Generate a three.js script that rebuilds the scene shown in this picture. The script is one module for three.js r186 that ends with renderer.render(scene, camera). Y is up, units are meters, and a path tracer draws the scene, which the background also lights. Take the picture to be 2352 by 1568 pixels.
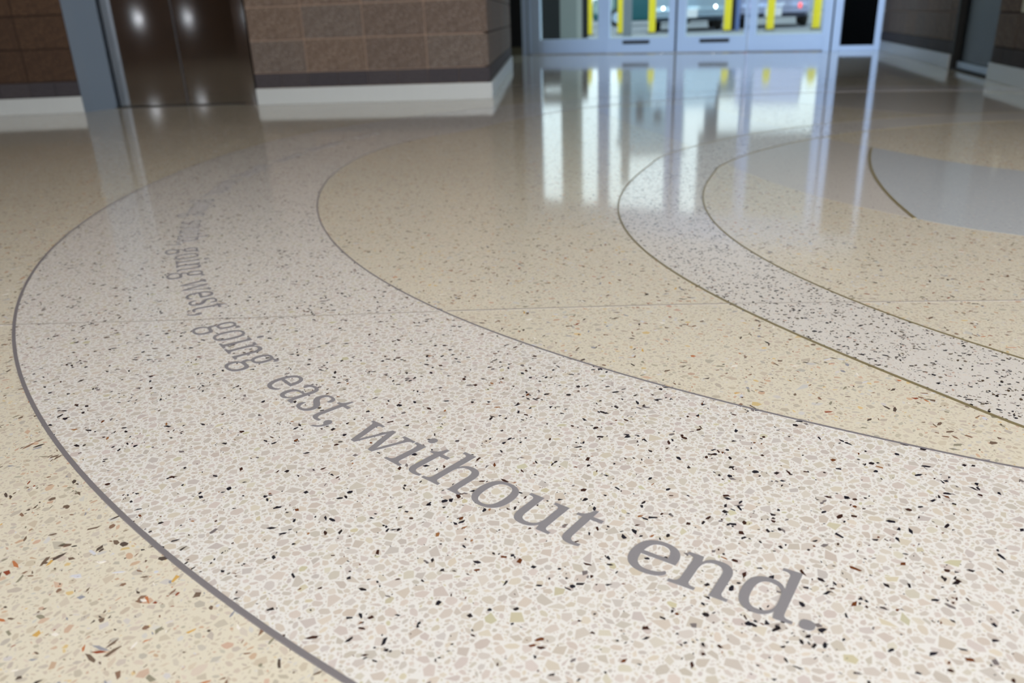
import * as THREE from 'three';
import { RoundedBoxGeometry } from 'three/addons/geometries/RoundedBoxGeometry.js';
import { mergeGeometries } from 'three/addons/utils/BufferGeometryUtils.js';
import { FontLoader } from 'three/addons/loaders/FontLoader.js';
import { RectAreaLightUniformsLib } from 'three/addons/lights/RectAreaLightUniformsLib.js';

// ---------------------------------------------------------------- camera, sky, big lights, exposure
const scene = new THREE.Scene();
const camera = new THREE.PerspectiveCamera(2 * Math.atan(784 / 1850) * 180 / Math.PI, 2352 / 1568, 0.05, 400);
camera.position.set(0, 0.489, 0);
camera.rotation.set(-21.93 * Math.PI / 180, 0, -2.256 * Math.PI / 180, 'XYZ');
camera.focus = 1.0;
camera.userData.fStop = 4.5;
scene.add(camera);
scene.background = new THREE.Color(0.92, 1.0, 1.1);            // bright overcast sky
scene.backgroundIntensity = 1.95;
const renderer = new THREE.WebGLRenderer({ antialias: true });
renderer.toneMapping = THREE.LinearToneMapping;
renderer.toneMappingExposure = 1.0;
renderer.shadowMap.enabled = true;
RectAreaLightUniformsLib.init();
const CEIL = 2.9;
// ceiling panels: [x, forward distance, width, depth, radiance]
const PANELS = [[-0.9, 0.9, 1.2, 1.2, 2.3], [1.3, 0.9, 1.2, 1.2, 2.2], [0.2, -1.6, 1.2, 1.2, 2.8], [2.6, -1.6, 1.2, 1.2, 2.8], [3.9, 1.6, 1.2, 1.2, 0.5]];
const PANEL_COLOR = new THREE.Color(1.0, 0.98, 0.95);
// the lobby's daylight window behind the camera: x, height, forward distance, width, height, radiance
const BACK_WINDOW = { x: 2.2, y: 1.55, d: -4.4, w: 6.4, h: 2.2, L: 10.9 };
// added cool spotlight, put in to brighten the entrance door frames: x, forward distance, candela
const FILL_SPOT = { x: -0.64, d: 0.2, aim: [2.75, 10.2, 0.5], I: 215, color: new THREE.Color(0.70, 0.88, 1.2) };
const WINDOW_COLOR = new THREE.Color(0.92, 0.97, 1.05);

// ---------------------------------------------------------------- helpers
let seed = 20240;
const rnd = () => { seed = (seed + 0x6d2b79f5) | 0; let t = Math.imul(seed ^ (seed >>> 15), 1 | seed); t = (t + Math.imul(t ^ (t >>> 7), 61 | t)) ^ t; return ((t ^ (t >>> 14)) >>> 0) / 4294967296; };
const rr = (a, b) => a + (b - a) * rnd();
const used = {};
function numbered(name) { const n = used[name] = (used[name] ?? -1) + 1; return n ? `${name}_${String(n).padStart(3, '0')}` : name; }
function place(mesh, name, parent = scene) {
  mesh.name = parent === scene ? numbered(name) : name;
  mesh.castShadow = mesh.receiveShadow = true;
  parent.add(mesh);
  return mesh;
}
function obj(name, geometry, material, parent = scene) { return place(new THREE.Mesh(geometry, material), name, parent); }
function tag(o, label, category, group) { o.userData.label = label; o.userData.category = category; if (group) o.userData.group = group; return o; }
function struct(name) { const g = new THREE.Group(); g.name = name; g.userData.kind = 'structure'; scene.add(g); return g; }
function thing(name, label, category, group) { const g = new THREE.Group(); g.name = numbered(name); scene.add(g); tag(g, label, category, group); return g; }
// a point given as (x to the right, d ahead of the camera, y up)
const V = (x, d, y = 0) => new THREE.Vector3(x, y, -d);
// a frame whose +x runs along the floor from a towards b, +y up, +z out of the wall (to the right of the run seen from above when side = 1)
function alongWall(group, a, b) {
  group.position.set(a[0], 0, -a[1]);
  group.rotation.y = Math.atan2(b[1] - a[1], b[0] - a[0]);
  return Math.hypot(b[0] - a[0], b[1] - a[1]);
}
const rbox = (w, h, d, r = 0.003, x = 0, y = 0, z = 0) => new RoundedBoxGeometry(w, h, d, 1, Math.min(r, w / 2.1, h / 2.1, d / 2.1)).translate(x, y, z);
// box from its min and max corners
const span = (x0, x1, y0, y1, z0, z1, r = 0.003) => rbox(x1 - x0, y1 - y0, z1 - z0, r, (x0 + x1) / 2, (y0 + y1) / 2, (z0 + z1) / 2);
// vertical prism over a plan polygon [x, d] from y0 to y1
function prism(plan, y0, y1) {
  const s = new THREE.Shape(plan.map(([x, d]) => new THREE.Vector2(x, d)));
  const g = new THREE.ExtrudeGeometry(s, { depth: y1 - y0, bevelEnabled: false });
  g.rotateX(-Math.PI / 2); g.translate(0, y0, 0);
  return g;
}

// ---------------------------------------------------------------- procedural textures
function tex(size, data, srgb, metres = 1) {
  const t = new THREE.DataTexture(data, size, size, THREE.RGBAFormat);
  t.wrapS = t.wrapT = THREE.RepeatWrapping; t.magFilter = THREE.LinearFilter; t.minFilter = THREE.LinearMipmapLinearFilter; t.generateMipmaps = true;
  if (srgb) t.colorSpace = THREE.SRGBColorSpace;
  t.repeat.set(1 / metres, 1 / metres); t.needsUpdate = true;
  return t;
}
// terrazzo: angular marble chips packed into a matrix, seamless. chips: [lo mm, hi mm, tries, elongation], tints: [r,g,b,weight]
function terrazzo(size, metres, matrix, passes, tints, matrixNoise = 5, gap = 1.4) {
  const pxm = size / metres, data = new Uint8Array(size * size * 4), owner = new Uint8Array(size * size);
  const low = new Float32Array(64 * 64).map(() => rr(-1, 1));
  for (let i = 0; i < size * size; i++) {
    const n = rr(-1, 1) * matrixNoise;
    data[4 * i] = matrix[0] + n; data[4 * i + 1] = matrix[1] + n; data[4 * i + 2] = matrix[2] + n; data[4 * i + 3] = 255;
  }
  const total = tints.reduce((s, t) => s + t[3], 0);
  for (const [lo, hi, tries, long] of passes) for (let k = 0; k < tries; k++) {
    const R = rr(lo, hi) * 0.0005 * pxm, cx = rnd() * size, cy = rnd() * size, el = rr(1, long), rot = rnd() * Math.PI;
    const n = 4 + (rnd() * 4 | 0), planes = [];
    let a = rnd() * 6.28;
    for (let j = 0; j < n; j++) { a += 6.283 / n * rr(0.7, 1.3); planes.push([Math.cos(a), Math.sin(a), R * rr(0.72, 1.0)]); }
    const ce = Math.cos(rot), se = Math.sin(rot), B = Math.ceil(R * el * 1.5 + 2), se2 = Math.sqrt(el);
    const px = [];
    let free = true;
    for (let dy = -B; dy <= B && free; dy++) for (let dx = -B; dx <= B; dx++) {
      const u = (dx * ce + dy * se) / se2, v = (-dx * se + dy * ce) * se2;
      let m = -1e9;
      for (const p of planes) { const q = p[0] * u + p[1] * v - p[2]; if (q > m) m = q; }
      if (m > gap) continue;
      const X = ((cx + dx | 0) + size) % size, Y = ((cy + dy | 0) + size) % size, at = Y * size + X;
      if (owner[at]) { free = false; break; }
      if (m <= 0) px.push(at, m);
    }
    if (!free) continue;
    let w = rnd() * total, t = tints[0];
    for (const c of tints) { w -= c[3]; if (w <= 0) { t = c; break; } }
    const v = rr(-7, 7), vr = v + rr(-3, 3), vb = v + rr(-4, 4);
    for (let i = 0; i < px.length; i += 2) {
      const at = px[i], e = Math.min(1, -px[i + 1] / 1.2 + 0.35), q = rr(-2, 2);
      owner[at] = 1;
      data[4 * at] += (t[0] + vr + q - data[4 * at]) * e; data[4 * at + 1] += (t[1] + v + q - data[4 * at + 1]) * e; data[4 * at + 2] += (t[2] + vb + q - data[4 * at + 2]) * e;
    }
  }
  return tex(size, data, true, metres);
}
function speckle(size, base, spots, metres, n) {
  const data = new Uint8Array(size * size * 4);
  for (let i = 0; i < size * size; i++) { const k = rr(-9, 9); for (let c = 0; c < 3; c++) data[4 * i + c] = Math.max(0, base[c] + k); data[4 * i + 3] = 255; }
  for (let k = 0; k < n; k++) {
    const s = spots[rnd() * spots.length | 0], R = rr(1.1, size / 110), cx = rnd() * size, cy = rnd() * size, e = rr(0.5, 1), B = Math.ceil(R);
    for (let dy = -B; dy <= B; dy++) for (let dx = -B; dx <= B; dx++) if (dx * dx + dy * dy / e < R * R) {
      const at = (((cy + dy | 0) + size) % size) * size + ((cx + dx | 0) + size) % size;
      for (let c = 0; c < 3; c++) data[4 * at + c] += (s[c] - data[4 * at + c]) * 0.7;
    }
  }
  return tex(size, data, true, metres);
}
const POL = { roughness: 0.065, metalness: 0 };                  // ground and polished terrazzo
const grayMap = terrazzo(2048, 0.72, [226, 223, 219], [[10, 14, 1500, 1.6], [7, 10.5, 7000, 1.9], [4.5, 7, 26000, 2.3], [2.6, 4.5, 60000, 2.6], [1.4, 2.6, 90000, 2.6]],
  [[203, 193, 184, 6], [199, 189, 181, 4], [207, 198, 185, 3], [200, 192, 166, 0.3]], 4, 1.2);
const tanMap = terrazzo(2048, 0.80, [218, 210, 192], [[9, 13, 500, 1.8], [5, 9, 5000, 2.3], [3, 5, 20000, 3], [1.5, 3, 40000, 3.4]],
  [[203, 191, 175, 6], [197, 185, 169, 4], [192, 183, 169, 3.5], [200, 172, 150, 1.3], [206, 201, 196, 1.2], [214, 188, 140, 0.35]], 4);
const pinkMap = terrazzo(1024, 0.5, [216, 211, 205], [[5, 8, 500, 1.8], [3, 5, 3000, 2.2], [1.5, 3, 9000, 2.6]],
  [[206, 197, 188, 5], [214, 205, 194, 3], [194, 188, 184, 2]], 5);
const paleMap = terrazzo(512, 0.4, [204, 198, 191], [[3, 6, 900, 2], [1.5, 3, 2500, 2]], [[190, 180, 176, 3], [214, 206, 198, 2], [170, 160, 158, 1]], 5);
const blueMap = terrazzo(512, 0.4, [190, 194, 198], [[3, 6, 900, 2], [1.5, 3, 2500, 2]], [[176, 180, 186, 3], [204, 206, 208, 2], [214, 200, 200, 0.6]], 5);
const M = {
  tan: new THREE.MeshStandardMaterial({ map: tanMap, ...POL }),
  gray: new THREE.MeshStandardMaterial({ map: grayMap, ...POL }),
  pink: new THREE.MeshStandardMaterial({ map: pinkMap, ...POL }),
  pale: new THREE.MeshStandardMaterial({ map: paleMap, ...POL }),
  blue: new THREE.MeshStandardMaterial({ map: blueMap, ...POL }),
  zinc: new THREE.MeshStandardMaterial({ color: 0x8d888c, roughness: 0.42, metalness: 0.35 }),
  brass: new THREE.MeshStandardMaterial({ color: 0x8d8160, roughness: 0.4, metalness: 0.25 }),
  letter: new THREE.MeshStandardMaterial({ color: 0x8f8c90, roughness: 0.3, metalness: 0.12 }),
  joint: new THREE.MeshStandardMaterial({ color: 0x8f8880, roughness: 0.6 }),
  jambSteel: new THREE.MeshStandardMaterial({ color: 0x7c8a99, roughness: 0.35, metalness: 0.3 }),
  steel: new THREE.MeshPhysicalMaterial({ color: 0xc6c4c2, roughness: 0.075, metalness: 1, anisotropy: 0.6, anisotropyRotation: Math.PI / 2 }),
  steelEdge: new THREE.MeshStandardMaterial({ color: 0xaab0bc, roughness: 0.3, metalness: 1 }),
  dark: new THREE.MeshStandardMaterial({ color: 0x0c0e10, roughness: 0.7 }),
  rubber: new THREE.MeshStandardMaterial({ color: 0x1b1a19, roughness: 0.7 }),
  alu: new THREE.MeshStandardMaterial({ color: 0xb4c6da, roughness: 0.45, metalness: 0.15 }),
  glass: new THREE.MeshPhysicalMaterial({ color: 0xeef6f4, transmission: 1, thickness: 0, roughness: 0.02, ior: 1.5 }),
  blackGlass: new THREE.MeshPhysicalMaterial({ color: 0x010202, roughness: 0.2, specularIntensity: 0.15 }),
  base: new THREE.MeshStandardMaterial({ map: speckle(256, [198, 201, 199], [[184, 182, 172], [214, 216, 212], [170, 168, 158]], 0.3, 500), roughness: 0.35 }),
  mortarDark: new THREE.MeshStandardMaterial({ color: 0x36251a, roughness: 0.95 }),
  mortar: new THREE.MeshStandardMaterial({ color: 0x97806f, roughness: 0.95 }),
  navy: new THREE.MeshStandardMaterial({ color: 0x121c24, roughness: 0.5 }),
  plaster: new THREE.MeshStandardMaterial({ color: 0xcfcac0, roughness: 0.95 }),
  ceil: new THREE.MeshStandardMaterial({ color: 0xc9c5bc, roughness: 0.95 }),
};
const blockTex = speckle(512, [107, 92, 82], [[82, 68, 60], [130, 114, 103], [68, 58, 53], [164, 152, 144], [116, 97, 80]], 0.42, 5200);
const accentTex = speckle(256, [68, 62, 64], [[54, 48, 52], [84, 78, 82], [46, 42, 46]], 0.42, 700);
const tone = (map, r, g, b) => new THREE.MeshStandardMaterial({ map, color: new THREE.Color(r, g, b), roughness: 0.85 });
const BLOCK = [tone(blockTex, 1, 1, 1), tone(blockTex, 0.9, 0.88, 0.86), tone(blockTex, 1.06, 1.0, 0.92), tone(blockTex, 0.94, 0.98, 1.0)];
const BLOCK_SHADED = [tone(blockTex, 0.42, 0.29, 0.18), tone(blockTex, 0.38, 0.26, 0.165), tone(blockTex, 0.45, 0.31, 0.19)];  // left-wall dimness from shade and lens falloff put into the block colour
const ACCENT = [tone(accentTex, 1, 1, 1), tone(accentTex, 0.88, 0.9, 0.94)];

// ---------------------------------------------------------------- floor
// the arcs of the pattern: centre [x, d], radius, and departures from the circle (mm) sampled every few degrees
const ARC = {
  outer: { c: [1.4835, 2.6663], R: 2.7097, a0: 145, st: 4, mm: [41, 62.2, 64.9, 56.6, 43.3, 28.7, 15.5, 5, -2.3, -6.4, -7.9, -7.3, -5.6, -3.3, -1.3, .3, 1, 1.1, .6, 0, -.4, -.4, .1] },
  inner: { c: [1.6886, 2.7586], R: 2.2805, a0: 148, st: 4, mm: [-98.6, -46.1, -11.9, 8.3, 18.3, 21.2, 19.6, 15.5, 10.4, 5.5, 1.5, -1.2, -2.6, -2.8, -2.1, -.9, .3, 1.2, 1.4, .9, -.1, -1.2, -1.1, 1.5] },
  pinkOut: { c: [2.1273, 1.9388], R: 1.8368, a0: 148, st: 4, mm: [18.4, 1.7, -6.1, -8, -6.3, -3, .5, 3.3, 4.7, 4.4, 2.6, -.4, -3.8, -6.8, -8.1, -6.3, .1, 12.7] },
  pinkIn: { c: [2.113, 1.8932], R: 1.6022, a0: 150, st: 4, mm: [14.1, 3.4, -1.7, -3.3, -2.9, -1.7, -.2, 1, 1.7, 1.9, 1.7, 1.3, .8, .3, -.4, -1.4] },
  tip: { c: [4.6553, 1.2806], R: 3.721, a0: 152, st: 2, mm: [0, 0] },
};
function radius(k, deg) {
  const A = ARC[k], t = (deg - A.a0) / A.st, n = A.mm.length - 1, i = Math.floor(t);
  let m;
  if (t <= 0) m = A.mm[0] * Math.max(0, 1 + t / 7); else if (t >= n) m = A.mm[n] * Math.max(0, 1 - (t - n) / 5);
  else { const p = (j) => A.mm[Math.max(0, Math.min(n, j))], f = t - i; m = 0.5 * (2 * p(i) + (p(i + 1) - p(i - 1)) * f + (2 * p(i - 1) - 5 * p(i) + 4 * p(i + 1) - p(i + 2)) * f * f + (3 * p(i) - p(i - 1) - 3 * p(i + 1) + p(i + 2)) * f ** 3); }
  return A.R + m / 1000;
}
function ringPoint(k, deg, off = 0) { const A = ARC[k], r = radius(k, deg) + off, a = deg * Math.PI / 180; return [A.c[0] + r * Math.cos(a), A.c[1] + r * Math.sin(a)]; }
function ringLoop(k, n = 360) { return Array.from({ length: n }, (_, i) => ringPoint(k, i * 360 / n)); }
const v2 = ([x, d]) => new THREE.Vector2(x, d);
function slab(outline, holes, top, thick) {
  const s = new THREE.Shape(outline.map(v2));
  for (const h of holes) s.holes.push(new THREE.Path(h.map(v2)));
  const g = new THREE.ExtrudeGeometry(s, { depth: thick, bevelEnabled: false });
  return g.rotateX(-Math.PI / 2).translate(0, top - thick, 0);
}
const splinePts = (pts, n) => new THREE.CatmullRomCurve3(pts.map(([x, d]) => new THREE.Vector3(x, d, 0)), false, 'centripetal').getPoints(n).map((p) => [p.x, p.y]);
// a strip of given width along a plan polyline
function strip(pts, w, top, closed = false) {
  const L = [], Rr = [];
  for (let i = 0; i < pts.length; i++) {
    const a = pts[closed ? (i + pts.length - 1) % pts.length : Math.max(0, i - 1)], b = pts[closed ? (i + 1) % pts.length : Math.min(pts.length - 1, i + 1)];
    const tx = b[0] - a[0], td = b[1] - a[1], l = Math.hypot(tx, td) || 1, nx = -td / l * w / 2, nd = tx / l * w / 2;
    L.push([pts[i][0] + nx, pts[i][1] + nd]); Rr.push([pts[i][0] - nx, pts[i][1] - nd]);
  }
  if (closed) return slab(L.length && area(L) > area(Rr) ? L : Rr, [area(L) > area(Rr) ? Rr : L], top, 0.003);
  return slab([...L, ...Rr.reverse()], [], top, 0.003);
}
function area(p) { let s = 0; for (let i = 0; i < p.length; i++) { const a = p[i], b = p[(i + 1) % p.length]; s += a[0] * b[1] - a[1] * b[0]; } return Math.abs(s) / 2; }
const floor = struct('floor');
floor.userData.label = 'polished terrazzo floor with curved inlaid rings and lettering';
const H = { tan: 0, field: 0.0003, ray: 0.0006, pink: 0.0009, gray: 0.0012, strip: 0.0016 };
obj('substrate', slab([[-9, -6], [11, -6], [11, 16], [-9, 16]], [], -0.012, 0.18), M.plaster, floor);
const loops = Object.fromEntries(['outer', 'inner', 'pinkOut', 'pinkIn'].map((k) => [k, ringLoop(k)]));
const rayLow = splinePts([[0.5, 4.6], [0.61, 3.83], [0.7, 3.3], [0.745, 2.84], [0.775, 2.54], [0.85, 2.21], [0.92, 2.04], [0.99, 1.905], [1.065, 1.79], [1.14, 1.715], [1.32, 1.5], [1.7, 1.1], [2.3, 0.6], [3.0, 0.2]], 80);
const rayHigh = splinePts([[1.1, 4.6], [1.17, 3.8], [1.25, 3.28], [1.31, 3.06], [1.37, 2.87], [1.44, 2.65], [1.52, 2.5], [1.6, 2.38], [1.8, 2.05], [2.2, 1.55], [2.8, 1.05], [3.5, 0.65]], 80);
const rayFar = splinePts([[1.3, 4.95], [1.55, 4.55], [1.82, 4.06], [2.0, 3.76], [2.18, 3.45], [2.5, 2.9], [2.8, 2.4]], 40);
const T = 0.012;
const isIn = (poly, x, d) => { let c = false; for (let i = 0, j = poly.length - 1; i < poly.length; j = i++) { const [xi, yi] = poly[i], [xj, yj] = poly[j]; if ((yi > d) !== (yj > d) && x < (xj - xi) * (d - yi) / (yj - yi) + xi) c = !c; } return c; };
const place_label = (m, label) => { m.userData.label = label; return m; };
place_label(obj('terrazzo_panel', slab([[-9, -6], [11, -6], [11, 16], [-9, 16]], [], H.tan, T), M.tan, floor), 'tan terrazzo with shell and brown chips outside the gray ring');
place_label(obj('terrazzo_panel', slab(loops.inner, [], H.field, T), M.tan, floor), 'tan terrazzo field inside the gray ring');
const rayPoly = [...rayLow, ...[...rayHigh].reverse()];
const tipArc = Array.from({ length: 50 }, (_, i) => ringPoint('tip', 148 + i * 0.48));
{
  // the pale ray, cut by the tip arc: pale pink outside the arc, blue-gray within
  const cutLow = rayLow.findIndex(([x, d]) => Math.hypot(x - ARC.tip.c[0], d - ARC.tip.c[1]) < ARC.tip.R), cutHigh = rayHigh.findIndex(([x, d]) => Math.hypot(x - ARC.tip.c[0], d - ARC.tip.c[1]) < ARC.tip.R);
  const ang = ([x, d]) => Math.atan2(d - ARC.tip.c[1], x - ARC.tip.c[0]) * 180 / Math.PI;
  const aL = ang(rayLow[cutLow]), aH = ang(rayHigh[cutHigh]), arc = Array.from({ length: 30 }, (_, i) => ringPoint('tip', aL + (aH - aL) * i / 29));
  place_label(obj('terrazzo_panel', slab([...rayLow.slice(0, cutLow), ...arc, ...rayHigh.slice(0, cutHigh).reverse()], [], H.ray, T), M.pale, floor), 'pale pinkish gray ray');
  place_label(obj('terrazzo_panel', slab([...arc, ...rayHigh.slice(cutHigh), ...rayLow.slice(cutLow).reverse()], [], H.ray, T), M.blue, floor), 'pale blue gray ray');
  place_label(obj('divider_strip', strip(arc, 0.009, H.strip), M.brass, floor), 'brass strip across the pale ray');
}
place_label(obj('terrazzo_panel', slab([...rayFar, [3.6, 3.0], [3.3, 3.9], [2.6, 4.7], [1.9, 5.02]], [], H.ray, T), M.pale, floor), 'pale ray at the far side of the ring');
place_label(obj('terrazzo_panel', slab(loops.pinkOut, [loops.pinkIn], H.pink, T), M.pink, floor), 'pinkish white ring with many black chips');
place_label(obj('terrazzo_panel', slab(loops.outer, [loops.inner], H.gray, T), M.gray, floor), 'wide pale gray ring with black chips');
obj('divider_strip', strip(loops.outer, 0.0056, H.strip, true), M.zinc, floor);
obj('divider_strip', strip(loops.inner, 0.0036, H.strip, true), M.zinc, floor);
obj('divider_strip', strip(loops.pinkOut, 0.0042, H.strip, true), M.brass, floor);
obj('divider_strip', strip(loops.pinkIn, 0.0042, H.strip, true), M.brass, floor);
obj('control_joint', strip([[-2.6, 1.43], [-0.93, 1.392], [-0.65, 1.38], [-0.13, 1.37]], 0.0026, H.strip - 0.0001), M.joint, floor);
obj('control_joint', strip([[-0.115, 1.372], [0.21, 1.362], [0.4, 1.352]], 0.0026, H.strip - 0.0001), M.joint, floor);
obj('control_joint', strip([[0.4, 1.352], [0.57, 1.337]], 0.0018, H.strip - 0.0001), M.joint, floor);
obj('control_joint', strip([[0.57, 1.337], [0.89, 1.31], [2.4, 1.22], [4.5, 1.1]], 0.0022, H.strip - 0.0001), M.joint, floor);

// lettering: metal letters let into the gray ring, one mesh each
const font = await new FontLoader().loadAsync('fonts/droid/droid_serif_regular.typeface.json');
const TC = [1.535, 2.581], TR = 2.4216, EM = 0.0685;
const drift = [[120, 0.13], [140, 0.125], [160, 0.1], [175, 0.085], [185, 0.055], [193, 0.02], [200, 0.006], [206, 0], [240, 0]];
function textRadius(a) { let i = 0; while (i < drift.length - 2 && a > drift[i + 1][0]) i++; const [a0, d0] = drift[i], [a1, d1] = drift[i + 1], t = Math.max(0, Math.min(1, (a - a0) / (a1 - a0))); return TR + d0 + (d1 - d0) * t; }
const glyphCache = {};
function glyph(ch) {
  if (!glyphCache[ch]) {
    const g = new THREE.ExtrudeGeometry(font.generateShapes(ch, EM), { depth: 0.003, bevelEnabled: false, curveSegments: 8 });
    g.computeBoundingBox(); glyphCache[ch] = g;
  }
  return glyphCache[ch];
}
const letterBoxes = [];
function word(text, a0, a1) {                                        // the word's ink runs from a0 to a1 degrees round the ring
  let x = 0; const at = [];
  for (const ch of text) { const g = glyph(ch); at.push([ch, x]); x += font.data.glyphs[ch].ha / font.data.resolution * EM * 100 / 72 * (72 / 100) ; }
  const first = glyph(text[0]).boundingBox.min.x, last = at[at.length - 1][1] + glyph(text[text.length - 1]).boundingBox.max.x;
  const length = (a1 - a0) * Math.PI / 180 * textRadius((a0 + a1) / 2), sx = length / (last - first);
  for (const [ch, x0] of at) {
    const g = glyph(ch), mid = (g.boundingBox.min.x + g.boundingBox.max.x) / 2, a = a0 + (x0 + mid - first) * sx / textRadius((a0 + a1) / 2) * 180 / Math.PI, r = textRadius(a), t = a * Math.PI / 180;
    const m = obj('letter', g, M.letter, floor);
    const e = (textRadius(a + 0.5) - textRadius(a - 0.5)) / (Math.PI / 180 * r);      // the line of text leans slightly off the circle
    const tx = -Math.sin(t) + e * Math.cos(t), td = Math.cos(t) + e * Math.sin(t), l = Math.hypot(tx, td);
    const X = new THREE.Vector3(tx / l, 0, -td / l), Y = new THREE.Vector3(-td / l, 0, -tx / l), Z = new THREE.Vector3(0, 1, 0);
    const p = V(TC[0] + r * Math.cos(t), TC[1] + r * Math.sin(t), H.strip - 0.003);
    m.matrix.makeBasis(X.clone().multiplyScalar(sx), Y, Z); m.matrix.setPosition(p.addScaledVector(X, -mid * sx));
    m.matrix.decompose(m.position, m.quaternion, m.scale);
    letterBoxes.push({ o: m.position.clone(), X, Y, x0: g.boundingBox.min.x * sx, x1: g.boundingBox.max.x * sx, y0: g.boundingBox.min.y, y1: g.boundingBox.max.y });
  }
}
word('e', 233.5, 234.6); word('n', 234.66, 236.0); word('d', 236.13, 237.34); word('.', 237.46, 237.77); word('without', 223.45, 232.4); word('east,', 218.15, 222.6); word('going', 210.8, 216.6); word('west,', 203.6, 209.2); word('going', 196.5, 202.9);
word('south,', 189.2, 195.6); word('going', 182.2, 187.9); word('north,', 174.7, 181.0); word('going', 168.0, 173.5); word('west,', 161.6, 166.8); word('going', 154.6, 160.0); word('east,', 148.0, 153.0);

// stone chips lying flush in the polished surface
function chipGeometry(R, el, rot, n, thick = 0.0012) {
  const pts = []; let a = rnd() * 6.28;
  for (let j = 0; j < n; j++) { a += 6.283 / n * rr(0.6, 1.4); const r = R * rr(0.75, 1.1), x = Math.cos(a) * r * el, y = Math.sin(a) * r / el; pts.push(new THREE.Vector2(x * Math.cos(rot) - y * Math.sin(rot), x * Math.sin(rot) + y * Math.cos(rot))); }
  if (THREE.ShapeUtils.area(pts) < 0) pts.reverse();
  const g = new THREE.ExtrudeGeometry(new THREE.Shape(pts), { depth: thick, bevelEnabled: false });
  return g.rotateX(-Math.PI / 2);
}
const fwd = new THREE.Vector3(), view = new THREE.Matrix4();
camera.updateMatrixWorld(); view.copy(camera.matrixWorld).invert();
function inView(x, d, y = 0) {                                        // is this floor point within (or close to) what the photograph takes in, and how far
  const p = fwd.set(x, y, -d).applyMatrix4(view);
  return p.z < -0.3 && Math.abs(p.x / -p.z) < 0.70 && Math.abs(p.y / -p.z) < 0.48 ? -p.z : 0;
}
const col = (r, g, b) => new THREE.Color(r / 255, g / 255, b / 255).convertSRGBToLinear();
const BLACKS = [[col(28, 26, 38), 10], [col(38, 30, 34), 6], [col(62, 36, 28), 4.5], [col(104, 58, 30), 1.6], [col(120, 112, 112), 2.4], [col(150, 104, 66), 0.6]];
const BROWNS = [[col(116, 98, 84), 5], [col(88, 76, 68), 2.6], [col(138, 110, 92), 4], [col(140, 72, 50), 1.4], [col(186, 118, 78), 1.1], [col(206, 166, 96), 0.6], [col(150, 150, 158), 1.4], [col(206, 206, 214), 1.7], [col(232, 226, 218), 1.2], [col(60, 52, 50), 0.9], [col(146, 140, 122), 2.5]];
const PINKS = [[col(30, 28, 36), 8], [col(44, 38, 36), 6], [col(80, 66, 52), 4], [col(112, 104, 92), 4], [col(150, 140, 134), 3], [col(186, 160, 146), 2]];
const pick = (list) => { let w = rnd() * list.reduce((s, t) => s + t[1], 0); for (const c of list) { w -= c[1]; if (w <= 0) return c[0]; } return list[0][0]; };
const chipMats = new Map();
const chipMat = (c) => { const k = c.getHexString(); if (!chipMats.has(k)) chipMats.set(k, new THREE.MeshStandardMaterial({ color: c, roughness: 0.15 })); return chipMats.get(k); };
const chipList = [];
const inBand = (x, d, out, inn) => isIn(loops[out], x, d) && !isIn(loops[inn], x, d);
function scatter(density, x0, x1, d0, d1, where, top, list, lo, hi, long, clump) {
  const n = Math.round(density * (x1 - x0) * (d1 - d0));
  for (let i = 0; i < n; i++) {
    let x = rr(x0, x1), d = rr(d0, d1);
    const k = rnd() < clump ? 2 + (rnd() * 3 | 0) : 1;
    for (let j = 0; j < k; j++) {
      const X = x + (j ? rr(-0.012, 0.012) : 0), D = d + (j ? rr(-0.012, 0.012) : 0), z = inView(X, D);
      const R = (lo + (hi - lo) * Math.pow(rnd(), 2.2)) * 0.0005, el = rr(1.0, long), c = pick(list), rot = rnd() * 3.14, m = 3 + (rnd() * 4 | 0);
      if (!z || D > 5.4 || !where(X, D)) continue;
      chipList.push({ x: X, d: D, y: top, R, el: Math.sqrt(el), c, rot, n: Math.max(4, m), size: R * R / (z * z * z) });
    }
  }
}
scatter(2500, -1.4, 1.5, 0.4, 5.4, (x, d) => inBand(x, d, 'outer', 'inner'), H.gray, BLACKS, 1.6, 8.2, 3.0, 0.16);
scatter(3600, -2.2, 0.6, 0.4, 4.5, (x, d) => !isIn(loops.outer, x, d), H.tan, BROWNS, 1.5, 10, 4.6, 0.06);
const inRay = (x, d) => isIn(rayPoly, x, d);
scatter(2600, -0.7, 2.4, 0.6, 5.0, (x, d) => isIn(loops.inner, x, d) && !inBand(x, d, 'pinkOut', 'pinkIn') && !inRay(x, d), H.field, BROWNS, 1.6, 9.5, 4.2, 0.06);
scatter(10500, 0.2, 1.6, 0.7, 3.6, (x, d) => inBand(x, d, 'pinkOut', 'pinkIn'), H.pink, PINKS, 1.5, 7.2, 2.4, 0.15);
const big = [...chipList].sort((a, b) => b.size - a.size), single = new Set(big.slice(0, 290));
const rest = [];
for (const c of chipList) {
  const g = chipGeometry(c.R, c.el, c.rot, c.n).translate(c.x, c.y - 0.0012 + 0.00015, -c.d);
  if (single.has(c)) { g.deleteAttribute('uv'); obj('stone_chip', g, chipMat(c.c), floor); continue; }
  g.deleteAttribute('uv');
  const n = g.attributes.position.count, rgb = new Float32Array(n * 3);
  for (let i = 0; i < n; i++) { rgb[3 * i] = c.c.r; rgb[3 * i + 1] = c.c.g; rgb[3 * i + 2] = c.c.b; }
  g.setAttribute('color', new THREE.BufferAttribute(rgb, 3));
  rest.push(g);
}
{ const m = obj('stone_chips', mergeGeometries(rest), new THREE.MeshStandardMaterial({ vertexColors: true, roughness: 0.15 }), floor); m.userData.kind = 'stuff'; m.userData.label = 'small dark and brown stone chips scattered in the terrazzo'; }

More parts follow.
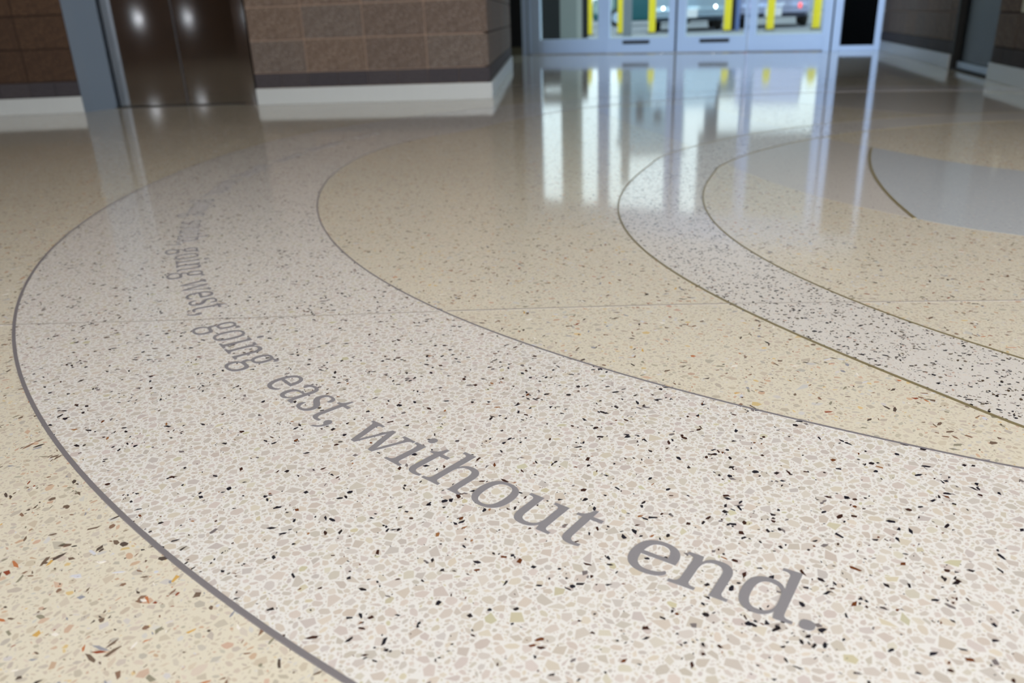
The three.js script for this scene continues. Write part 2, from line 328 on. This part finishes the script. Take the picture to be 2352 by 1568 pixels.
// ---------------------------------------------------------------- block walls
const BW = 0.406, BH = 0.203, Y0 = 0.2, JT = 0.009;
const blockGeo = {};
function blockShape(w, h, jt) {
  const k = w.toFixed(3) + h.toFixed(3);
  if (!blockGeo[k]) {
    const g = rbox(w - jt, h - (jt < JT ? 0.004 : JT), 0.06, 0.004);
    const p = g.attributes.position, nn = g.attributes.normal, uv = g.attributes.uv;
    for (let i = 0; i < p.count; i++) { const ax = Math.abs(nn.getX(i)), ay = Math.abs(nn.getY(i)); uv.setXY(i, ax > 0.7 ? p.getZ(i) : p.getX(i), ay > 0.7 ? p.getZ(i) : p.getY(i)); }
    blockGeo[k] = g;
  }
  return blockGeo[k];
}
// a wall from a to b (its lit face on the left-hand or right-hand side of the run), clad in stack-bond blocks over a dark course and a terrazzo base
function blockWall(name, baseName, a, b, side, thick, top, start = 0, mats = BLOCK, mort = M.mortar, inset = 0, reach = 0) {
  const g = struct(name), L = alongWall(g, a, b), s = side;              // s = +1: face looks towards local +z
  obj('wall_core', span(inset, L, 0, CEIL, s > 0 ? -thick : 0.008, s > 0 ? -0.008 : thick, 0.001), mort, g);
  const bg = new THREE.Group(); bg.name = baseName; bg.userData.kind = 'structure'; scene.add(bg); bg.position.copy(g.position); bg.rotation.copy(g.rotation);
  obj('base_strip', span(-reach, L, 0, 0.1035, s > 0 ? -0.01 : -0.012, s > 0 ? 0.012 : 0.01, 0.003), M.base, bg);
  const put = (x, y, w, h, mats, nm) => {
    const m = obj(nm, blockShape(w, h, mats === ACCENT ? 0.0025 : JT), mats[rnd() * mats.length | 0], g);
    m.position.set(x + w / 2, y + h / 2, -s * 0.03);
  };
  const cols = []; let x = 0;
  for (let w = start || BW; x < L - 0.03; w = BW) { const ww = Math.min(w, L - x); cols.push([x, ww]); x += ww; }
  for (const [x0, w] of cols) {
    for (let h0 = 0; h0 < (w > 0.3 ? 2 : 1); h0++) put(w > 0.3 ? x0 + h0 * w / 2 : x0, 0.1045, w > 0.3 ? w / 2 : w, 0.0955, ACCENT, 'accent_block');
    for (let y = Y0; y < top - 0.02; y += BH) put(x0, y, w, Math.min(BH, top - y), mats, 'block');
  }
  return g;
}
// right of the lift, run from the free corner back to the lift frame: the face looks at the camera
blockWall('wall_elevator', 'baseboard_elevator', [-0.074, 5.456], [-1.65, 5.676], -1, 0.22, 2.84, 0, BLOCK, M.mortar, 0.03);
blockWall('wall_left', 'baseboard_left', [-2.80, 5.631], [-7.0, 5.60], -1, 0.22, 2.84, 0.33, BLOCK_SHADED, M.mortarDark);  // shade is carried by the block and mortar tones here
// return wall running away from the free corner
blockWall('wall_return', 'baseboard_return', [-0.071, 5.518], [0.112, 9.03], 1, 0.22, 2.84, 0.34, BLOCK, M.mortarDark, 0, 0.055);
// right-hand wall, beyond and before the service door
blockWall('wall_right', 'baseboard_right', [4.165, 9.355], [3.417, 6.44], 1, 0.22, 2.84);
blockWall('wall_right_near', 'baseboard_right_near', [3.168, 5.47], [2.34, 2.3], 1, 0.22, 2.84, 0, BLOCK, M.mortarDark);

// wall over the lift and the shaft behind it
{
  const g = struct('wall_over_elevator'); const L = alongWall(g, [-1.65, 5.676], [-2.80, 5.70]);
  obj('lintel', span(0, L, 2.24, CEIL, 0.0, 0.22, 0.002), BLOCK[0], g);
  obj('shaft_wall', span(-0.1, L + 0.3, 0, CEIL, 0.34, 0.45, 0.002), M.dark, g);
}
// the lift: steel frame and two sliding leaves
{
  const t = thing('elevator', 'brushed stainless steel lift doors in a steel frame set into the brown block wall', 'elevator');
  const uvm = (g) => { const p = g.attributes.position, uv = g.attributes.uv; for (let i = 0; i < p.count; i++) uv.setXY(i, p.getX(i), p.getY(i)); return g; };
  // left jamb: narrow casing to the front, splayed reveal towards the doors
  obj('jamb', uvm(prism([[-2.797, 5.618], [-2.770, 5.695], [-2.688, 5.862], [-2.70, 5.93], [-2.797, 5.94]], 0, 2.2)), M.jambSteel, t);
  obj('jamb', uvm(prism([[-1.654, 5.662], [-1.738, 5.676], [-1.745, 5.70], [-1.728, 5.80], [-1.654, 5.80]], 0, 2.2)), M.steel, t);
  obj('header', uvm(prism([[-2.797, 5.618], [-1.654, 5.662], [-1.654, 5.80], [-2.797, 5.93]], 2.1, 2.24)), M.steel, t);
  const leaf = (a, b) => { const d = obj('door_leaf', uvm(prism([a, b, [b[0], b[1] + 0.03], [a[0], a[1] + 0.03]], 0.008, 2.12)), M.steel, t); return d; };
  leaf([-2.676, 5.892], [-2.189, 5.839]);
  leaf([-2.176, 5.8375], [-1.69, 5.785]);
  obj('door_edge', prism([[-2.188, 5.837], [-2.178, 5.836], [-2.178, 5.86], [-2.188, 5.86]], 0.008, 2.12), M.steelEdge, t);
  obj('sill', prism([[-2.70, 5.85], [-1.70, 5.795], [-1.70, 5.93], [-2.70, 5.98]], 0.0005, 0.004), M.dark, t);
}

// ---------------------------------------------------------------- service door in the right-hand wall
{
  const g = struct('door_2'); g.userData.label = 'dark navy service door in the right-hand wall';
  const L = alongWall(g, [3.417, 6.44], [3.168, 5.47]);                   // local -z looks into the room
  obj('door_leaf', span(0.055, L - 0.02, 0.06, 2.12, -0.09, -0.05), M.navy, g);
  obj('bottom_sweep', span(0.07, L - 0.01, 0.012, 0.058, -0.088, -0.03, 0.002), M.alu, g);
  obj('frame', span(0.0, 0.055, 0, 2.18, -0.14, 0.0), M.rubber, g);
  obj('frame', span(L - 0.02, L, 0, 2.18, -0.14, -0.03), M.rubber, g);
  obj('frame', span(0, L, 2.12, 2.2, -0.14, 0.0), M.rubber, g);
  obj('threshold', span(0.02, L, 0.0015, 0.01, -0.14, 0.0, 0.002), M.dark, g);
  obj('closet_wall', span(-0.05, L + 0.05, 0, CEIL, -0.3, -0.2), M.dark, g);
  obj('over_door_wall', span(0, L, 2.2, CEIL, -0.2, 0.0), BLOCK[0], g);
}
{
  const t = thing('wall_outlet', 'pale cream outlet cover plate low on the right-hand block wall', 'outlet');
  const L = alongWall(t, [3.168, 5.47], [2.34, 2.3]);
  t.position.y = 0.405;
  obj('cover_plate', span(0.445, 0.515, 0, 0.115, -0.001, 0.008, 0.002), new THREE.MeshStandardMaterial({ color: 0xcfcaa4, roughness: 0.5 }), t);
  for (const y of [0.03, 0.075]) obj('socket', rbox(0.028, 0.022, 0.004, 0.003, 0.48, y + 0.005, 0.009), M.plaster, t);
}

// ---------------------------------------------------------------- entrance: sliding glass doors, sidelight, wall above
const DA = [0.327, 11.69], DB = [4.165, 9.355];
{
  const g = struct('door_1'); g.userData.label = 'sliding glass entrance doors with four aluminium framed leaves';
  alongWall(g, DA, DB);                                                   // local -z looks outdoors? the run goes right, so +z looks back into the lobby
  const frame = (nm, ...s) => obj(nm, span(...s), M.alu, g);
  frame('jamb_post', 0.0, 0.075, 0, 2.08, -0.06, 0.06);
  frame('jamb_post', 0.09, 0.116, 0, 2.08, -0.045, 0.045);
  obj('jamb_gasket', span(0.075, 0.09, 0, 2.08, -0.04, 0.04), M.rubber, g);
  frame('jamb_post', 3.90, 3.975, 0, 2.08, -0.06, 0.06);
  obj('jamb_gasket', span(3.975, 3.992, 0, 2.08, -0.05, 0.05), M.rubber, g);
  frame('header', 0, 4.08, 2.08, 2.3, -0.1, 0.1);
  obj('floor_track', span(0.1, 3.9, 0.0016, 0.006, -0.05, 0.075, 0.002), M.joint, g);
  const leaves = [[0.116, 1.227, 0, 0.142, 0.117], [1.227, 2.156, 0.035, 0.06, 0.085], [2.178, 3.038, 0.035, 0.11, 0.035], [3.042, 3.90, 0, 0.09, 0.03]];
  leaves.forEach(([x0, x1, z, s0, s1], i) => {
    const l = new THREE.Group(); l.name = 'door_leaf'; g.add(l); l.position.z = z;
    const P = (nm, ...s) => obj(nm, span(...s), M.alu, l);
    P('bottom_rail', x0 + 0.004, x1 - 0.004, 0.012, 0.19, -0.022, 0.022);
    P('top_rail', x0 + 0.004, x1 - 0.004, 1.97, 2.07, -0.022, 0.022);
    P('stile', x0 + 0.003, x0 + s0, 0.012, 2.07, -0.024, 0.024);
    P('stile', x1 - s1, x1 - 0.003, 0.012, 2.07, -0.024, 0.024);
    obj('pane', new THREE.BoxGeometry(x1 - x0 - s0 - s1 + 0.02, 1.8, 0.006).translate((x0 + s0 + x1 - s1) / 2, 1.08, 0), M.glass, l);
    if (i === 1) obj('floor_lock', span(1.475, 1.83, 0.118, 0.158, 0.02, 0.045, 0.004), M.rubber, l);
    if (i === 2) obj('floor_lock', span(2.475, 2.835, 0.118, 0.158, 0.02, 0.045, 0.004), M.rubber, l);
  });
  obj('meeting_gasket', span(2.156, 2.178, 0.012, 2.06, 0.02, 0.05), M.rubber, g);
}
{
  const g = struct('window_1'); g.userData.label = 'narrow black sidelight right of the entrance doors';
  alongWall(g, DA, DB);
  for (const s of [[3.992, 4.076, 0, 2.3, -0.05, 0.05], [4.43, 4.493, 0, 2.3, -0.05, 0.05], [4.076, 4.43, 0, 0.058, -0.05, 0.05], [4.076, 4.43, 2.1, 2.3, -0.05, 0.05]]) obj('frame', span(...s), M.alu, g);
  obj('pane', new THREE.BoxGeometry(0.354, 2.05, 0.008).translate(4.253, 1.08, -0.005), M.blackGlass, g);
}
{
  const g = struct('wall_entrance'); alongWall(g, DA, DB);
  obj('wall_over_doors', span(-0.0, 4.49, 2.3, CEIL, -0.12, 0.12), M.plaster, g);
  obj('dark_panel', span(-3.2, -0.002, 0.1, CEIL, -0.12, 0.03), M.dark, g);
  const b = struct('baseboard_entrance'); alongWall(b, DA, DB);
  obj('base_strip', span(-3.2, -0.002, 0, 0.1, -0.1, 0.045), new THREE.MeshStandardMaterial({ color: 0x5b5a48, roughness: 0.5 }), b);  // terrazzo base with the recess shade put into its olive colour
}

// ---------------------------------------------------------------- rest of the lobby shell
{
  const c = struct('ceiling');
  obj('ceiling_slab', span(-9, 11, CEIL, CEIL + 0.2, -9.3, 6, 0.002), M.ceil, c);
  obj('ceiling_slab', prism([[-9, 9.3], [4.2, 9.3], [0.33, 11.72], [-2.6, 13.5], [-9, 13.5]], CEIL, CEIL + 0.2), M.ceil, c);
  const wl = struct('wall_far_left'); obj('wall_core', span(-7.2, -7.0, 0, CEIL, -13.6, 4.6, 0.002), BLOCK_SHADED[1], wl);  // dimmed block tone so the lift doors mirror darkness
  const wb = struct('wall_back');
  const W = BACK_WINDOW, x0 = W.x - W.w / 2, x1 = W.x + W.w / 2, y0 = W.y - W.h / 2, y1 = W.y + W.h / 2;
  obj('wall_core', span(-7.2, x0, 0, CEIL, -W.d, -W.d + 0.2, 0.002), BLOCK[1], wb);
  obj('wall_core', span(x1, 9.2, 0, CEIL, -W.d, -W.d + 0.2, 0.002), BLOCK[1], wb);
  obj('sill_wall', span(x0, x1, 0, y0, -W.d, -W.d + 0.2, 0.002), BLOCK[1], wb);
  obj('head_wall', span(x0, x1, y1, CEIL, -W.d, -W.d + 0.2, 0.002), BLOCK[1], wb);
  const wr = struct('wall_far_right'); obj('wall_core', span(9.0, 9.2, 0, CEIL, -9.6, 4.6, 0.002), M.plaster, wr);
  const wr2 = struct('wall_right_side'); obj('wall_core', prism([[2.36, 2.3], [9.0, 2.3], [9.0, 2.5], [2.40, 2.5]], 0, CEIL), BLOCK[1], wr2);
  const wn = struct('wall_recess'); obj('wall_core', span(-7.0, -2.4, 0, CEIL, -13.6, -13.4, 0.002), M.dark, wn);
  // the window behind the camera: daylit panes and their light
  const win = struct('window_2'); win.userData.label = 'wide daylit window behind the viewer';
  const panes = 4, pw = W.w / panes;
  for (let i = 0; i < panes; i++) obj('window_pane', new THREE.BoxGeometry(pw - 0.06, W.h - 0.06, 0.01).translate(x0 + pw * (i + 0.5), W.y, -W.d + 0.05), new THREE.MeshStandardMaterial({ color: 0x222222, roughness: 0.3, emissive: WINDOW_COLOR, emissiveIntensity: 1.2 }), win);
  for (let i = 0; i <= panes; i++) obj('mullion', span(x0 + pw * i - 0.03, x0 + pw * i + 0.03, y0, y1, -W.d - 0.02, -W.d + 0.1), M.alu, win);
  const l = new THREE.RectAreaLight(WINDOW_COLOR, W.L, W.w, W.h); l.position.set(W.x, W.y, -W.d - 0.04); l.lookAt(W.x, W.y, -W.d - 5); l.name = 'window_light'; scene.add(l);
}
PANELS.forEach(([x, d, w, h, L], i) => {
  const t = thing('ceiling_light', ['square ceiling light panel left above the viewer', 'square ceiling light panel right above the viewer', 'square ceiling light panel behind the viewer', 'square ceiling light panel behind the viewer on the right', 'square ceiling light panel farthest right over the lobby'][i], 'ceiling light');
  t.position.set(x, CEIL, -d);
  obj('frame', mergeGeometries([span(-w / 2 - 0.03, w / 2 + 0.03, -0.03, 0, -h / 2 - 0.03, -h / 2, 0.002), span(-w / 2 - 0.03, w / 2 + 0.03, -0.03, 0, h / 2, h / 2 + 0.03, 0.002), span(-w / 2 - 0.03, -w / 2, -0.03, 0, -h / 2, h / 2, 0.002), span(w / 2, w / 2 + 0.03, -0.03, 0, -h / 2, h / 2, 0.002)]), M.plaster, t);
  obj('diffuser', new THREE.BoxGeometry(w, 0.008, h).translate(0, -0.012, 0), new THREE.MeshStandardMaterial({ color: 0x333333, emissive: PANEL_COLOR, emissiveIntensity: 1.2, roughness: 0.5 }), t);
  const l = new THREE.RectAreaLight(PANEL_COLOR, L, w, h); l.position.set(x, CEIL - 0.035, -d); l.rotation.x = -Math.PI / 2; l.name = 'panel_light'; scene.add(l);
});
{
  const t = thing('added_spotlight', 'added ceiling spotlight above the viewer, brightening the entrance doors', 'spotlight');
  const p = new THREE.Vector3(FILL_SPOT.x, CEIL - 0.16, -FILL_SPOT.d), to = V(FILL_SPOT.aim[0], FILL_SPOT.aim[1], FILL_SPOT.aim[2]), dir = to.clone().sub(p).normalize();
  t.position.copy(p); t.quaternion.setFromUnitVectors(new THREE.Vector3(0, 0, 1), dir);
  obj('can', new THREE.LatheGeometry([[0, -0.12], [0.05, -0.12], [0.06, -0.1], [0.06, 0.05], [0.052, 0.05], [0.05, -0.02], [0, -0.02]].map(([r, y]) => new THREE.Vector2(r, y)), 24).rotateX(Math.PI / 2), M.rubber, t);
  obj('lamp_lens', new THREE.CylinderGeometry(0.048, 0.048, 0.006, 20).rotateX(Math.PI / 2).translate(0, 0, 0.02), new THREE.MeshStandardMaterial({ color: 0x333333, emissive: FILL_SPOT.color, emissiveIntensity: 4 }), t);
  const st = obj('stem', new THREE.CylinderGeometry(0.012, 0.012, 0.12, 10), M.rubber, t); st.quaternion.copy(t.quaternion).invert(); st.position.copy(new THREE.Vector3(0, 0.10, 0).applyQuaternion(st.quaternion));
  const l = new THREE.SpotLight(FILL_SPOT.color, FILL_SPOT.I, 0, 0.255, 0.6, 2); l.position.copy(p).addScaledVector(dir, 0.06); l.target.position.copy(to); l.name = 'added_spot_light'; l.castShadow = true; l.shadow.radius = 2.5; scene.add(l, l.target);
}
// two small lit wall lamps on the far-left wall, seen mirrored in the lift doors
[[-0.6, 'nearer the lift'], [-1.95, 'farther from the lift']].forEach(([d, w]) => {
  const t = thing('wall_lamp', `small lit wall lamp low on the far-left wall, ${w}`, 'wall lamp');
  t.position.set(-7.0, 0.67, -d);
  obj('housing', rbox(0.03, 0.2, 0.12, 0.004, 0.015, 0, 0), M.alu, t);
  obj('lamp_lens', rbox(0.01, 0.13, 0.07, 0.003, 0.036, 0, 0), new THREE.MeshStandardMaterial({ color: 0x222222, emissive: new THREE.Color(0.9, 0.95, 1), emissiveIntensity: 2.6 }), t);
  const l = new THREE.PointLight(0xeef4ff, 0.02); l.position.set(-6.9, 0.67, -d); l.name = 'wall_lamp_light'; scene.add(l);
});

// ---------------------------------------------------------------- outdoors, seen through the doors
{
  const p = struct('pavement');
  const n = [0.5198, 0.8543], off = (s, t) => [DA[0] + 0.8543 * s + n[0] * t, DA[1] - 0.5198 * s + n[1] * t];
  obj('asphalt', slab([off(-60, 0.12), off(60, 0.12), off(80, 150), off(-60, 150)], [], -0.002, 0.2), new THREE.MeshStandardMaterial({ map: speckle(256, [118, 124, 132], [[104, 110, 118], [132, 138, 146]], 2, 500), roughness: 0.75 }), p);
  obj('sidewalk', slab([off(-12, 0.12), off(16, 0.12), off(16, 7.2), off(-12, 7.2)], [], 0.012, 0.05), new THREE.MeshStandardMaterial({ color: 0x8f979e, roughness: 0.85 }), p);
  const dk = struct('garage_deck');
  obj('deck_slab', prism([[8.6, 36], [30, 30], [31, 33], [9.2, 39]], 4.9, 9.5), new THREE.MeshStandardMaterial({ color: 0x8a8f94, roughness: 0.9 }), dk);
  for (const [x, d] of [[9.4, 37.5], [16.5, 36], [22, 34.5]]) obj('deck_column', prism([[x - 0.25, d - 0.25], [x + 0.25, d - 0.25], [x + 0.25, d + 0.25], [x - 0.25, d + 0.25]], 0, 4.9), new THREE.MeshStandardMaterial({ color: 0x77808a, roughness: 0.9 }), dk);
}
// yellow steel bollards
{
  const yellow = new THREE.MeshStandardMaterial({ color: col(246, 222, 30), roughness: 0.45 }), foot = new THREE.MeshStandardMaterial({ color: 0x4a4c4e, roughness: 0.9 });
  const prof = [[0, 1.12], [0.03, 1.115], [0.06, 1.1], [0.078, 1.07], [0.082, 1.03], [0.082, 0]].map(([r, y]) => new THREE.Vector2(r, y)).reverse();
  const pg = new THREE.LatheGeometry(prof, 24), fg = new THREE.LatheGeometry([[0, 0.03], [0.1, 0.03], [0.12, 0.02], [0.12, 0]].map(([r, y]) => new THREE.Vector2(r, y)).reverse(), 24);
  const proto = thing('bollard', 'yellow bollard behind the first glass leaf from the left', 'bollard', 'yellow bollards outside the entrance');
  obj('post', pg, yellow, proto); obj('footing', fg, foot, proto);
  const spots = [[2.14, 20.66, null], [2.949, 21.0, 'left yellow bollard of the two behind the second glass leaf'], [3.6, 20.4, 'right yellow bollard of the two behind the second glass leaf'],
    [5.2, 19.7, 'yellow bollard behind the third glass leaf'], [5.97, 19.03, 'left yellow bollard behind the fourth glass leaf, beside the parked car'], [6.83, 18.6, 'rightmost yellow bollard, beside the right door jamb']];
  spots.forEach(([x, d, label], i) => { const o = i ? proto.clone() : proto; if (i) { o.name = numbered('bollard'); scene.add(o); o.userData = { ...proto.userData, label }; } o.position.set(x, 0, -d); });
}
// parked cars
function car(label, x, d, turn, paint, glow, tall = 1) {
  const t = thing('car', label, 'car'); t.scale.y = tall; t.position.set(x, 0, -d); t.rotation.y = turn;      // +z: the end that faces the viewer
  const pm = new THREE.MeshPhysicalMaterial({ color: paint, roughness: 0.3, metalness: 0.3, clearcoat: 1 });
  const side = new THREE.Shape([[-2.15, 0.28], [-1.75, 0.24], [-1.7, 0.4], [-1.45, 0.62], [-1.15, 0.62], [-0.9, 0.4], [-0.85, 0.22], [0.85, 0.22], [0.9, 0.4], [1.15, 0.62], [1.45, 0.62], [1.7, 0.4], [1.75, 0.24], [2.15, 0.3], [2.2, 0.6], [2.1, 0.84], [1.1, 0.95], [0.5, 1.4], [-0.9, 1.45], [-1.6, 1.0], [-2.15, 0.92], [-2.22, 0.6]].map(([z, y]) => new THREE.Vector2(z, y)));
  const body = new THREE.ExtrudeGeometry(side, { depth: 1.56, bevelEnabled: true, bevelSize: 0.06, bevelThickness: 0.08, bevelSegments: 2 }).translate(0, 0, -0.78).rotateY(-Math.PI / 2);
  obj('body', body, pm, t);
  const dg = new THREE.MeshStandardMaterial({ color: 0x10181c, roughness: 0.1 });
  const win = new THREE.Shape([[1.0, 0.98], [0.5, 1.34], [-0.85, 1.38], [-1.4, 1.02]].map(([z, y]) => new THREE.Vector2(z, y)));
  obj('side_window', new THREE.ExtrudeGeometry(win, { depth: 1.74, bevelEnabled: false }).translate(0, 0, -0.87).rotateY(-Math.PI / 2), dg, t);
  const screen = new THREE.BoxGeometry(1.3, 0.02, 0.62).rotateX(0.63).translate(0, 1.19, 0.85);
  obj('windscreen', screen, dg, t);
  for (const z of [-1.3, 1.3]) for (const s of [-1, 1]) {
    const w = obj('wheel', new THREE.LatheGeometry([[0.0, -0.1], [0.25, -0.1], [0.31, -0.08], [0.32, 0], [0.31, 0.08], [0.25, 0.1], [0, 0.1]].map(([r, y]) => new THREE.Vector2(r, y)), 24).rotateZ(Math.PI / 2), M.rubber, t); w.position.set(s * 0.76, 0.32, z);
    obj('hub_cap', new THREE.CylinderGeometry(0.19, 0.17, 0.02, 16).rotateZ(Math.PI / 2).translate(s * 0.11, 0, 0), M.alu, w);
  }
  obj('bumper', rbox(1.66, 0.2, 0.12, 0.05, 0, 0.4, 2.17), pm, t);
  for (const s of [-1, 1]) {
    const c = glow.color, m = new THREE.MeshStandardMaterial({ color: c, roughness: 0.2, emissive: c, emissiveIntensity: glow.power });
    const l = obj(glow.name, rbox(0.26, 0.12, 0.1, 0.04, s * 0.62, glow.y ?? 0.62, 2.12), new THREE.MeshStandardMaterial({ color: 0xc8d0d8, roughness: 0.1 }), t);
    obj('lamp_glow', new THREE.SphereGeometry(glow.r, 16, 10).translate(s * 0.62, glow.y ?? 0.62, 2.19), m, l);
  }
  obj('licence_plate', rbox(0.4, 0.14, 0.02, 0.004, 0, glow.plate, 2.24), new THREE.MeshStandardMaterial({ color: 0xe8eaf2, roughness: 0.5 }), t);
  obj('grille', rbox(0.7, 0.1, 0.04, 0.01, 0, 0.6, 2.16), M.rubber, t);
  return t;
}
car('dark green car parked side-on far behind the second glass leaf', 5.9, 34, Math.PI / 2 - 0.1, col(30, 92, 98), { name: 'headlight', color: new THREE.Color(1, 1, 1), power: 0.1, r: 0.04, plate: 0.45 });
car('silver blue car with lit headlights facing the doors behind the third leaf', 5.0, 23.2, -0.18, col(168, 190, 212), { name: 'headlight', color: new THREE.Color(1, 1, 1), power: 9, r: 0.05, y: 0.4, plate: 0.3 }, 1.36);
car('pale lavender car with red tail lamps behind the fourth glass leaf', 7.45, 23.6, -0.3, col(178, 182, 214), { name: 'tail_light', color: new THREE.Color(1, 0.12, 0.12), power: 1.6, r: 0.06, y: 0.36, plate: 0.26 }, 1.4);
// concrete column and black bin just outside the first leaf
{
  const t = thing('column', 'square gray concrete column outside the first glass leaf', 'column');
  t.position.set(1.21, 0, -14.6); t.rotation.y = -0.4;
  obj('shaft', span(-0.15, 0.15, 0, 4.2, -0.15, 0.15, 0.015), new THREE.MeshStandardMaterial({ color: 0x8e918c, roughness: 0.9 }), t);
  obj('plinth', span(-0.18, 0.18, 0, 0.1, -0.18, 0.18, 0.01), new THREE.MeshStandardMaterial({ color: 0x81847f, roughness: 0.9 }), t);
  const b = thing('cabinet', 'black upright cabinet outside the left end of the glass doors', 'cabinet');
  b.position.set(1.05, 0, -17); b.rotation.y = -0.06;
  obj('cabinet_body', span(-0.22, 0.22, 0.02, 0.86, -0.2, 0.2, 0.02), M.dark, b);
  obj('cabinet_top', span(-0.22, 0.22, 0.96, 1.2, -0.2, 0.2, 0.03), M.dark, b);
  for (const x of [-1, 1]) obj('side_post', span(x * 0.2 - 0.02, x * 0.2 + 0.02, 0.84, 0.98, -0.18, 0.18, 0.004), M.dark, b);
  for (const x of [-1, 1]) obj('foot', span(x * 0.17 - 0.03, x * 0.17 + 0.03, -0.002, 0.03, -0.18, 0.18, 0.002), M.rubber, b);
  const q = thing('light_post', 'dark post with two round lamps outside the first glass leaf', 'light post');
  q.position.set(1.76, 0, -18.2);
  obj('post', span(-0.06, 0.1, 0, 1.25, -0.06, 0.06, 0.01), M.dark, q);
  for (const y of [0.29, 0.72]) obj('round_lamp', new THREE.SphereGeometry(0.05, 16, 10).translate(-0.11, y, 0.05), new THREE.MeshStandardMaterial({ color: 0xffffff, emissive: new THREE.Color(0.95, 1, 1), emissiveIntensity: y < 0.5 ? 14 : 7 }), q);
  const r = thing('sign_post', 'slim gray square post behind the second glass leaf', 'post');
  r.position.set(2.72, 0, -18.4); obj('shaft', span(-0.09, 0.09, 0, 3.2, -0.06, 0.06, 0.01), new THREE.MeshStandardMaterial({ color: 0x7f868e, roughness: 0.7 }), r);
  const u = thing('blue_post', 'slim blue violet post beside a black box behind the third leaf', 'post');
  u.position.set(5.5, 0, -20.0); obj('shaft', span(-0.045, 0.045, 0, 0.95, -0.045, 0.045, 0.01), new THREE.MeshStandardMaterial({ color: 0x6a80bc, roughness: 0.6 }), u);
  obj('box', span(-0.2, -0.06, 0.02, 0.72, -0.08, 0.08, 0.01), M.dark, u);
  for (const [x, d, w, label] of [[2.75, 15.1, 0.62, 'flat black pad outside the second glass leaf'], [3.55, 14.6, 0.5, 'flat black pad outside the third glass leaf']]) {  // two flat dark patches on the pavement
    const m = thing('dark_pad', label, 'mat', undefined); m.position.set(x, 0.012, -d); m.rotation.y = -0.547;
    obj('pad', span(-w / 2, w / 2, 0, 0.02, -0.3, 0.3, 0.006), M.rubber, m);
  }
}
// distant blocks beyond the road
{
  const wallM = [0x8fa0b0, 0x9db4c4, 0x7b8a98, 0xa8b4be].map((c) => new THREE.MeshStandardMaterial({ color: c, roughness: 0.9 })), paneM = new THREE.MeshStandardMaterial({ color: 0x34424e, roughness: 0.2 });
  const far = [[1.5, 84, 7, 5.2, 'low pale building far behind the first glass leaf'], [10.6, 60, 3.7, 8.6, 'narrow gray building far behind the second glass leaf'], [19.5, 82, 5, 7, 'gray building far behind the third glass leaf'], [31, 84, 6, 5.5, 'pale gray building far behind the right jamb']];
  far.forEach(([x, d, w, h, label], i) => {
    const t = thing('building', label, 'building'); t.position.set(x, 0, -d);
    obj('wall', span(-w / 2, w / 2, i === 1 ? 2.3 : 0, h, -3, 3, 0.05), wallM[i], t);
    if (i === 1) for (const s of [-1, 1]) obj('pillar', span(s * w * 0.46 - 0.15, s * w * 0.46 + 0.15, 0, 2.35, -2, 2, 0.03), wallM[i], t);
    obj('roof', span(-w / 2 - 0.2, w / 2 + 0.2, h, h + 0.3, -3.2, 3.2, 0.05), wallM[(i + 1) % 4], t);
    for (let k = 0; k < 3; k++) obj('window', span(-w / 2 + w * (k + 0.3) / 3, -w / 2 + w * (k + 0.7) / 3, h - 3.4, h - 2, 2.98, 3.04, 0.01), paneM, t);
  });
}
renderer.render(scene, camera);
